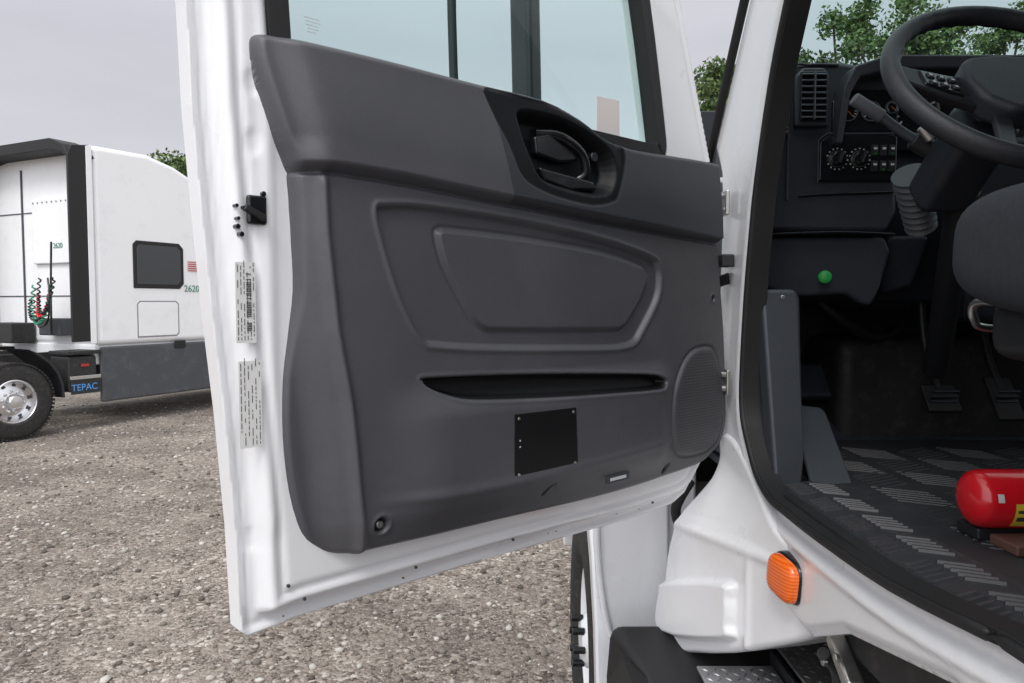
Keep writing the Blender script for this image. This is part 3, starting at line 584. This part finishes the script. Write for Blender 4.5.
prism('dead_pedal',[(.66,1.60,1.39),(.76,1.62,1.39),(.77,1.80,1.53),(.69,1.80,1.54)],(0,.03,.01),TRIMG,CAB,bevel=.008,seg=3)
prism('toe_board',[(.60,2.12,1.38),(2.4,2.12,1.38),(2.4,2.40,1.62),(.60,2.40,1.62)],(0,.04,0.02),DASH,CAB,bevel=.01)
for x,z,h in((.95,1.56,.12),(1.25,1.62,.10)): box('toe_pad',(x,2.24,z),(.2,.03,h),DASHL,CAB,rot=(-40,0,6),bevel=.01)
tube('footwell_harness',[(.75,2.2,1.95),(.90,2.1,1.78),(1.05,2.15,1.7),(1.2,2.3,1.72)],.016,RUBBER,CAB)
pillow('footwell_duct',(1.05,2.2,1.9),(.5,.25,.25),DASH,CAB)
# ---- dashboard
DB=empty('dashboard')
prism('dash_body',[(.60,p,q) for p,q in((1.90,2.0),(1.87,2.08),(1.90,2.28),(1.93,2.345),(2.0,2.37),(2.14,2.37),(2.20,2.3),(2.36,1.82),(2.05,1.80))],(1.9,0,0),DASH,DB,bevel=.02,seg=3)
prism('switch_module',[(.628,1.87,1.975),(.632,1.87,2.20),(.648,1.87,2.33),(.69,1.87,2.38),(.80,1.87,2.385),(.93,1.87,2.36),(.945,1.87,2.02),(.92,1.87,1.972)],(0,-.045,0),DASH,DB,bevel=.014,seg=4)
tube('module_seam',[(.70,1.822,2.06),(.78,1.821,2.065),(.93,1.821,2.07)],.003,BLACKG,DB)
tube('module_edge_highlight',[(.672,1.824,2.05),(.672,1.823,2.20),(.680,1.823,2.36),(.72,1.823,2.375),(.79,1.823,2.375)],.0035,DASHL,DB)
prism('switch_bezel',[(.745,1.824,2.095),(.745,1.824,2.19),(.765,1.824,2.205),(.935,1.824,2.205),(.935,1.824,2.095)],(0,-.010,0),BLACKG,DB,bevel=.005)
tube('switch_bezel_lip',[(.742,1.813,2.092),(.742,1.813,2.192),(.763,1.813,2.209),(.93,1.813,2.209)],.0022,TRIMG,DB,smooth=False)
prism('gauge_bezel',[(.775,1.824,2.212),(.775,1.824,2.285),(.80,1.824,2.315),(.935,1.824,2.315),(.935,1.824,2.212)],(0,-.008,0),BLACKG,DB,bevel=.005)
prism('vent_bezel',[(.682,1.824,2.225),(.682,1.824,2.345),(.70,1.824,2.365),(.752,1.824,2.365),(.765,1.824,2.345),(.765,1.824,2.225)],(0,-.016,0),DASHL,DB,bevel=.006)
box('vent_throat',(.724,1.806,2.295),(.064,.008,.118),BLACKG,DB,bevel=.003)
VSL=pbr('vent_slat_grey',(.10,.11,.13),.45)
for i in range(8): box('vent_slat',(.724,1.800,2.245+i*.0145),(.058,.010,.0035),VSL,DB,rot=(25,0,0),bevel=.001)
box('vent_divider',(.724,1.797,2.295),(.003,.010,.114),VSL,DB,bevel=.001)
box('small_vent',(.654,1.822,2.235),(.034,.01,.060),BLACKP,DB,bevel=.003)
VB_=pbr('vent_bar',(.26,.16,.15),.6)
for i in range(5): box('small_vent_bar',(.654,1.815,2.214+i*.011),(.026,.004,.004),VB_,DB,bevel=0)
for kx in (.788,.842):
    cyl('light_knob',(kx,1.814,2.148),(kx,1.795,2.148),.017,BLACKG,DB); box('knob_grip',(kx,1.79,2.148),(.006,.012,.030),BLACKP,DB,rot=(0,20,0),bevel=.002)
    lathe('knob_ring',[(.018,0),(.0185,.003),(.0195,.003),(.020,0)],(kx,1.8135,2.148),(0,-1,0),METAL,DB,seg=24)
    for i in range(14):
        a=rad(-150+i*24); box('knob_tick',(kx+.025*math.cos(a),1.8125,2.148+.025*math.sin(a)),(.003,.001,.003),GREYTXT,DB,bevel=0)
for i in range(3):
    for j in range(2):
        x=.877+i*.021; z=2.130+j*.038; box('rocker_switch',(x,1.811,z),(.016,.008,.026),BLACKP,DB,rot=(8,0,0),bevel=.002); box('switch_icon',(x,1.8055,z+.004),(.008,.0008,.005),GREYTXT,DB,bevel=0)
        if (i+j)%2: box('switch_lamp',(x,1.8065,z-.008),(.006,.0008,.002),GREEN,DB,bevel=0)
dz=-.045
CL=[(.795,2.225),(.80,2.34),(.82,2.375),(.90,2.395),(1.30,2.395),(1.36,2.37),(1.38,2.2)]
prism('cluster_face',[(x,1.865,z+dz) for x,z in CL],(0,-.02,0),BLACKG,DB,bevel=.005)
hood=[(x,z+dz) for x,z in CL]; ho=[(.775,2.225+dz),(.78,2.35+dz),(.805,2.40+dz),(.88,2.425+dz),(1.31,2.425+dz),(1.39,2.395+dz),(1.41,2.2+dz)]
v=[(x,1.76+(.03 if i in(0,6) else 0),z) for i,(x,z) in enumerate(ho)]+[(x,1.87,z) for x,z in ho]+[(x,1.87,z) for x,z in hood]+[(x,1.77+(.03 if i in(0,6) else 0),z) for i,(x,z) in enumerate(hood)]
f=[(k*7+i,k*7+i+1,((k+1)%4)*7+i+1,((k+1)%4)*7+i) for k in range(4) for i in range(6)]+[(0,7,14,21),(6,27,20,13)]
mesh('cluster_hood',v,f,DASHL,DB,bevel=.006)
NEED=pbr('needle',(.6,.2,.05),.5)
for x,z,r,yy in((.812,2.262,.024,1.814),(.868,2.262,.024,1.814),(.918,2.272,.015,1.814),(.87,2.31,.018,1.843),(.99,2.27,.060,1.843),(1.15,2.27,.060,1.843),(1.27,2.27,.022,1.843),(.905,2.325,.014,1.843)):
    e=empty('gauge',None,DB); lathe('ring',[(r*.92,.0),(r*.92,.004),(r,.004),(r*1.03,0)],(x,yy+.001,z),(0,-1,0),METAL if r>.05 else VSL,e,seg=28)
    for i in range(13):
        a=rad(-40+i*21.6); box('tick',(x+r*.78*math.cos(a),yy-.0005,z+r*.78*math.sin(a)),(r*.2,.001,r*.07),GREYTXT,e,rot=(0,-math.degrees(a),0),bevel=0)
    box('needle',(x+r*.2,yy-.0012,z-r*.2),(r*.9,.001,r*.07),NEED,e,rot=(0,45,0),bevel=0)
prism('knee_panel',[(.625,1.86,1.965),(.935,1.86,1.965),(.95,1.86,1.93),(.935,1.88,1.84),(.915,1.88,1.79),(.885,1.88,1.80),(.85,1.88,1.822),(.72,1.88,1.815),(.63,1.88,1.84)],(0,.04,0),DASHL,DB,bevel=.012,seg=3)
prism('column_gaiter',[(.95,1.88,1.97),(1.05,1.86,1.97),(1.04,1.92,1.84),(.98,1.96,1.82),(.955,1.92,1.86)],(0,.05,0),DASH,DB,bevel=.015,seg=3)
prism('dash_center_low',[(1.1,1.80,2.2),(1.9,1.74,2.2),(1.9,1.80,1.75),(1.15,1.88,1.75)],(0,.08,0),DASH,DB,bevel=.02,seg=3)
lathe('brake_knob',[(.0001,.028),(.010,.028),(.016,.024),(.0165,.018),(.011,.01),(.008,.0)],(.785,1.868,1.862),(-.3,-1,.1),GREEN,DB)
tube('dash_lower_trim',[(.63,1.835,1.968),(.80,1.822,1.972),(.94,1.83,1.968)],.004,BLACKG,DB)
# ---- steering wheel
n_=Vector((0,-.777,.629)); y_=n_.cross(Vector((1,0,0)))
SW=empty('steering_wheel',frame((1,0,0),y_,n_,(.890,1.33,2.190)))
v=[];f=[];A=72;B=16
for i in range(A):
    a=2*math.pi*i/A
    for j in range(B):
        b_=2*math.pi*j/B; r=.212+.0165*math.cos(b_)-(.002*math.cos(a*36) if math.sin(a)>.2 else 0)*(1 if math.cos(b_)<0 else 0); v.append((r*math.cos(a),r*math.sin(a),.019*math.sin(b_)))
for i in range(A):
    for j in range(B): f.append((i*B+j,((i+1)%A)*B+j,((i+1)%A)*B+(j+1)%B,i*B+(j+1)%B))
LEATH=pbr('wheel_leatherette',(.024,.026,.031),.42,bump=.8,bs=500)
mesh('rim',v,f,LEATH,SW,smooth=True)
hub=[(-.075,.055),(-.06,.075),(0,.082),(.06,.075),(.075,.055),(.085,.0),(.07,-.05),(.03,-.082),(-.03,-.082),(-.07,-.05),(-.085,0)]
prism('hub_pad',[(a,b_,-.045) for a,b_ in hub],(0,0,.05),DASH,SW,bevel=.014,seg=4)
for s in(-1,1):
    prism('spoke',[(s*.06,.045,-.04),(s*.12,.040,-.03),(s*.212,.035,-.004),(s*.215,-.015,-.004),(s*.12,-.03,-.03),(s*.06,-.045,-.04)],(0,0,.02),BLACKP,SW,bevel=.007,seg=3)
    prism('switch_pod',[(s*.09,.034,-.022),(s*.165,.030,-.004),(s*.165,-.012,-.004),(s*.09,-.024,-.022)],(0,0,.010),BLACKG,SW,bevel=.005,seg=3)
    for i in range(3):
        for j in range(2): box('wheel_button',(s*(.103+i*.022),.014-j*.020,-.008+i*.005),(.015,.013,.006),BLACKP,SW,rot=(0,-s*13,0),bevel=.0025); box('button_icon',(s*(.103+i*.022),.014-j*.020,-.0045+i*.005),(.006,.004,.0006),GREYTXT,SW,rot=(0,-s*13,0),bevel=0)
    prism('lower_spoke',[(s*.02,-.07,-.035),(s*.05,-.06,-.035),(s*.10,-.185,-.006),(s*.075,-.20,-.006)],(0,0,.014),BLACKP,SW,bevel=.005,seg=3)
SC=empty('steering_column')
box('column_shroud',(.885,1.475,2.08),(.11,.22,.09),DASH,SC,rot=(-39,0,0),bevel=.025,seg=4)
cyl('column_tube',(.92,1.52,2.03),(1.12,1.95,1.62),.03,BLACKP,SC)
prof=[(.0001,0)]
for i in range(9): prof+=[(.040-.0008*i,.002+.018*i),(.030-.0008*i,.011+.018*i)]
lathe('bellows',prof,(.855,1.60,2.075),(.085,.10,-.13),GAITER,SC)
tube('turn_stalk',[(.86,1.50,2.10),(.80,1.52,2.14),(.745,1.53,2.185),(.715,1.53,2.205)],.010,DASHL,SC)
cyl('stalk_end',(.755,1.53,2.178),(.695,1.53,2.215),.0135,GAITER,SC)
cyl('stalk_collar',(.85,1.51,2.105),(.81,1.515,2.13),.019,BLACKP,SC)
cyl('stalk_lens',(.835,1.49,2.125),(.815,1.49,2.15),.012,METAL,SC)
# ---- seat
ST=empty('driver_seat')
pillow('cushion',(.895,.83,1.850),(.52,.58,.185),SEATF,ST,rot=(4,0,0)); pillow('cushion_bolster',(.680,.83,1.862),(.11,.56,.175),SEATF,ST,rot=(4,0,0))
box('seat_skirt',(.90,.81,1.765),(.45,.50,.09),BLACKP,ST,bevel=.03,seg=4)
pillow('backrest',(.905,.50,2.28),(.50,.16,.72),SEATF,ST,rot=(-8,0,0)); pillow('headrest',(.905,.42,2.72),(.3,.12,.2),SEATF,ST)
box('seat_suspension',(.95,.70,1.56),(.34,.42,.34),BLACKP,ST,bevel=.02)
tube('adjust_bar',[(.69,1.02,1.80),(.69,1.10,1.80),(.70,1.12,1.775),(.74,1.13,1.76),(.95,1.13,1.755)],.006,METAL,ST)
# ---- pedals
PD=empty('pedals')
for x,wd in((1.16,.09),(1.33,.07)):
    box('pad',(x,1.99,1.54),(wd,.015,.13 if wd<.08 else .08),RUBBER,PD,rot=(-35,0,0),bevel=.004)
    tube('arm',[(x,2.0,1.56),(x,2.08,1.70),(x,2.12,1.95)],.010,BLACKP,PD)
    for i in range(4): box('pad_rib',(x,1.98-.004*i,1.52+i*.014),(wd*.8,.008,.005),DASH,PD,rot=(-35,0,0),bevel=0)
# ---- floor mat
FM=empty('floor_mat')
prism('mat',[(.735,.2,1.385),(2.2,.2,1.385),(2.2,2.15,1.385),(.70,2.15,1.385),(.66,1.75,1.385),(.70,1.5,1.385)],(0,0,.014),FLOORM,FM,bevel=.004)
bars=[];bf=[];n=0
def rib(cx,cy,l,wd,ang,z0,h):
    global n
    d=(math.cos(ang),math.sin(ang)); q=(-d[1],d[0])
    for zz,ww in((z0,wd),(z0+h,wd*.5)):
        for a,b_ in((-1,-1),(1,-1),(1,1),(-1,1)): bars.append((cx+d[0]*a*l/2+q[0]*b_*ww/2,cy+d[1]*a*l/2+q[1]*b_*ww/2,zz))
    bf.extend([(n+4,n+5,n+6,n+7)]+[(n+i,n+(i+1)%4,n+4+(i+1)%4,n+4+i) for i in range(4)]); n+=8
for i in range(9):
    for j in range(12):
        cx=.83+i*.13; cy=.35+j*.145
        for k in range(6): rib(cx,cy+(k-2.5)*.022,.11,.006,(.5 if (i+j)%2 else -.5),1.3985,.003)
mesh('mat_ribs',bars,bf,FLOORM,FM)
prism('scuff_plate',[(.552,.2,1.392),(.735,.2,1.392),(.70,1.5,1.392),(.665,1.62,1.392),(.58,1.60,1.392),(.552,1.45,1.392)],(0,0,.016),FLOORM,CAB,bevel=.006,seg=3)
bars=[];bf=[];n=0
for j in range(10):
    for k in range(5):
        cy=.42+j*.12; rib(.605,cy+k*.017,.050,.009,.45,1.4075,.005); rib(.665,cy+k*.017,.050,.009,-.45,1.4075,.005)
mesh('scuff_ribs',bars,bf,RIBM,CAB)
prism('sill_edge_trim',[(.548,.2,1.40),(.572,.2,1.40),(.572,1.50,1.40),(.548,1.48,1.40)],(0,0,.014),RUBBER,CAB,bevel=.005,seg=3)
# ---- fire extinguisher
FE=empty('fire_extinguisher')
R=.049; ex=.766; ez=1.470
lathe('bottle',[(.0001,0),(.022,.0005),(.036,.004),(.045,.012),(R,.026),(R,.30),(.044,.325),(.03,.345),(.018,.352),(.018,.37)],(ex,1.235,ez),(1,-.03,0),RED,FE,seg=48)
def wraplabel(name,h0,h1,a0,a1,mat,rr):
    v=[];f=[]
    for i in range(17):
        a=rad(a0+(a1-a0)*i/16)
        for h in(h0,h1): v.append((ex+h,1.235-.03*h-(R+rr)*math.cos(a),ez+(R+rr)*math.sin(a)))
    for i in range(16): f.append((2*i,2*i+1,2*i+3,2*i+2))
    mesh(name,v,f,mat,FE,smooth=True)
wraplabel('yellow_label',.052,.20,-48,4,YEL,.0012)
wraplabel('label_text_line',.056,.13,-32,-22,INK,.0018); wraplabel('label_text_line',.056,.12,-14,-8,INK,.0018)
wraplabel('white_mark',.024,.034,6,22,WHT,.0010)
box('valve',(1.14,1.225,ez),(.04,.03,.03),ALU,FE); box('lever',(1.18,1.225,ez+.03),(.10,.02,.008),BLACKG,FE,rot=(0,-15,0)); box('lever_low',(1.18,1.225,ez),(.10,.02,.008),BLACKG,FE)
box('bracket',(.90,1.25,1.412),(.24,.06,.020),BLACKP,FE); box('bracket_block',(.88,1.18,1.408),(.17,.07,.018),WOOD,FE)
for i in range(2): cyl('bracket_bolt',(.83+.08*i,1.165,1.416),(.83+.08*i,1.165,1.424),.007,METAL,FE,seg=6)
tube('bracket_strap',[(.94,1.235+.055*math.cos(a),ez+.055*math.sin(a)) for a in [rad(k) for k in range(0,360,20)]],.004,BLACKP,FE,closed=True)
# ------------------------------------------------------------------ parked semi truck
ang=math.atan2(.90,.44)
TR=empty('semi_truck',Matrix.Translation((-7.03,11.13,0))@Matrix.Rotation(ang,4,'Z'))
def xz(name,pts,y0,y1,mat,bevel=.03,seg=3): return prism(name,[(a,y0,b) for a,b in pts],(0,y1-y0,0),mat,TR,bevel=bevel,seg=seg)
xz('sleeper_body',[(0,1.18),(0,4.04),(.9,4.06),(1.4,3.95),(2.0,3.70),(2.6,3.35),(3.1,3.05),(3.75,2.35),(3.75,1.18)],-1.2,1.2,WHITE_T,.09,5)
xz('cab_lower',[(.0,.9),(.0,1.2),(3.7,1.2),(3.7,.9)],-1.12,1.12,WHITE_T,.03)
GAP=pbr('panel_gap',(.25,.25,.26),.6); REFL=pbr('reflect_red',(.4,.03,.03),.4)
for s in(-1,1):
    xz('side_fairing',[(.05,.36),(.05,1.16),(2.1,1.16),(2.1,.36)],s*1.2,s*1.14,DARKGREY,.03)
    xz('side_fairing_step',[(2.15,.40),(2.15,1.16),(3.6,1.16),(3.6,.40)],s*1.2,s*1.14,DARKGREY,.03)
    xz('cab_extender',[(-.36,1.25),(-.36,3.85),(-.30,3.98),(-.01,4.03),(-.01,1.25)],s*1.2,s*1.16,RUBBER,.01)
    xz('extender_trim',[(-.10,1.22),(-.10,4.0),(-.015,4.03),(-.015,1.22)],s*1.215,s*1.20,WHITE_T,.005)
    xz('window_frame',[(.60,2.02),(.60,2.68),(.66,2.74),(1.42,2.74),(1.50,2.66),(1.50,2.10),(1.42,2.02)],s*1.215,s*1.19,RUBBER,.01)
    xz('window_pane',[(.66,2.08),(.66,2.63),(.70,2.68),(1.38,2.68),(1.44,2.62),(1.44,2.14),(1.38,2.08)],s*1.22,s*1.19,DGLASS,.005)
    xz('luggage_door_gap',[(.65,1.27),(.65,1.78),(.70,1.83),(1.35,1.83),(1.40,1.78),(1.40,1.32),(1.35,1.27)],s*1.203,s*1.195,GAP,.0)
    xz('luggage_door',[(.67,1.29),(.67,1.77),(.71,1.81),(1.34,1.81),(1.38,1.77),(1.38,1.33),(1.34,1.29)],s*1.208,s*1.195,WHITE_T,.006)
    xz('door_window',[(2.35,2.1),(2.4,2.85),(2.9,2.85),(3.35,2.3),(3.35,2.1)],s*1.215,s*1.19,DGLASS,.005)
    xz('handle',[(1.30,1.08),(1.30,1.2),(1.5,1.2),(1.5,1.08)],s*1.225,s*1.19,BLACKG,.01)
prism('roof_extender',[(-.36,-1.2,3.85),(-.36,-1.08,4.0),(-.36,-.8,4.10),(-.36,.8,4.10),(-.36,1.08,4.0),(-.36,1.2,3.85),(-.36,1.14,3.83),(-.36,1.04,3.90),(-.36,.8,3.94),(-.36,-.8,3.94),(-.36,-1.04,3.90),(-.36,-1.14,3.83)],(.40,0,0),RUBBER,TR,bevel=.01)
for z in(1.9,3.15): box('rear_wall_seam',(-.004,0,z),(.012,2.3,.015),DARKGREY,TR,bevel=0)
box('rear_wall_post',(-.01,.45,2.5),(.02,.03,2.6),DARKGREY,TR,bevel=.004)
box('rear_panel',(-.03,-.35,2.85),(.05,1.0,.95),WHITE_T,TR,bevel=.02)
for i in range(9): cyl('rivet',(-.055,-.78+i*.11,3.28),(-.066,-.78+i*.11,3.28),.012,GAP,TR,seg=8)
box('service_box',(-.12,-.45,1.45),(.2,.5,.25),DARKGREY,TR,bevel=.02)
box('deck_box',(-.2,.5,1.35),(.35,.6,.3),FRAMEBLK,TR,bevel=.02)
tube('hose_pole',[(-.25,-.55,1.35),(-.30,-.65,2.0),(-.40,-.85,2.65)],.014,FRAMEBLK,TR)
def coil(name,y,mat,ph,z0,dy,drop,r=.022,f=2.0):
    P=[(-.36+r*math.cos(t*f+ph)-.08*math.sin(t/60*math.pi),y+r*math.sin(t*f+ph)+dy*math.cos(t/60*math.pi),z0-drop*math.sin(t/60*math.pi)) for t in range(61)]
    tube(name,P,.011,mat,TR,sub=3)
coil('air_hose',-.60,RED,0,1.95,.12,.35); coil('electric_coil',-.56,HGREEN,1.5,2.05,.20,.55,.030); coil('air_line',-.66,BLACKG,3,2.15,.16,.50); coil('air_line',-.50,BLACKG,1,1.85,.22,.30)
tube('loose_hose',[(-.36,-.68,2.15),(-.42,-.80,1.9),(-.40,-.72,1.55),(-.36,-.45,1.45),(-.3,-.3,1.6)],.013,BLACKG,TR)
for y in(-.42,.42): box('chassis_rail',(.5,y,.95),(9,.09,.27),FRAMEBLK,TR,bevel=.01)
for x in(-4.0,-3.2,-2.0,-.6): box('crossmember',(x,0,.95),(.12,.8,.2),FRAMEBLK,TR,bevel=.01)
box('fifth_wheel',(-2.3,0,1.18),(.9,.85,.08),FRAMEBLK,TR,rot=(0,6,0),bevel=.03)
for s in(-1,1):
    for x in(-1.15,-2.5):
        wheel('drive_wheel',(x,s*1.07,.51),(0,s,0),R=.51,W=.27,parent=TR); wheel('drive_wheel_inner',(x,s*.77,.51),(0,s,0),R=.51,W=.27,parent=TR)
    wheel('steer_wheel',(4.6,s*1.07,.51),(0,s,0),R=.51,W=.28,parent=TR)
    arcp=[(-1.15+.62*math.cos(rad(a)),.55+.62*math.sin(rad(a))) for a in range(-5,75,16)]; arcq=[(-1.15+.66*math.cos(rad(a)),.55+.66*math.sin(rad(a))) for a in range(75,-6,-16)]
    xz('quarter_fender',arcp+arcq,s*1.2,s*.66,BLACKP,.005,1)
    box('battery_box',(-.22,s*.98,.80),(.42,.42,.5),FRAMEBLK,TR,bevel=.03)
    box('deck_step',(-.2,s*1.0,1.10),(.5,.44,.05),FRAMEBLK,TR,bevel=.01)
    box('step_edge',(-.2,s*1.21,.75),(.46,.02,.05),METAL,TR,bevel=.005)
    box('reflector',(-.2,s*1.205,.92),(.12,.012,.04),REFL,TR,bevel=.003)
    box('mud_flap_plate',(-.20,s*1.215,.62),(.44,.012,.20),FRAMEBLK,TR,bevel=.003)
for x in(-1.15,-2.5): cyl('drive_axle',(x,-1.0,.51),(x,1.0,.51),.09,FRAMEBLK,TR)
xz('hood',[(3.7,1.0),(3.7,2.25),(4.6,2.1),(5.6,1.75),(5.85,1.3),(5.8,.55),(5.25,.5),(5.15,.95),(4.6,1.2),(4.05,.95),(3.98,.5),(3.7,.5)],-1.15,1.15,WHITE_T,.10,4)
prism('windshield',[(3.74,-1.05,2.32),(3.74,1.05,2.32),(3.13,1.0,3.0),(3.13,-1.0,3.0)],(.02,0,.02),DGLASS,TR,bevel=.005)
box('mirror',(3.5,-1.45,2.5),(.12,.22,.75),BLACKP,TR,bevel=.04); box('mirror_far',(3.5,1.45,2.5),(.12,.22,.75),BLACKP,TR,bevel=.04)
tr=Matrix.Rotation(rad(90),4,'X')
text('unit_number','2620',.15,Matrix.Translation((1.50,-1.213,1.98))@tr,HGREEN,TR)
text('rear_number','2620',.11,Matrix.Translation((-.062,-.35,2.60))@Matrix.Rotation(rad(-90),4,'Z')@tr,HGREEN,TR)
text('flap_print','TEPAC',.13,Matrix.Translation((-.42,-1.225,.57))@tr,BLUE,TR)
for i in range(5): box('flag_stripe',(1.68,-1.213,2.32+i*.035),(.20,.004,.016),FLAGR,TR,bevel=0)
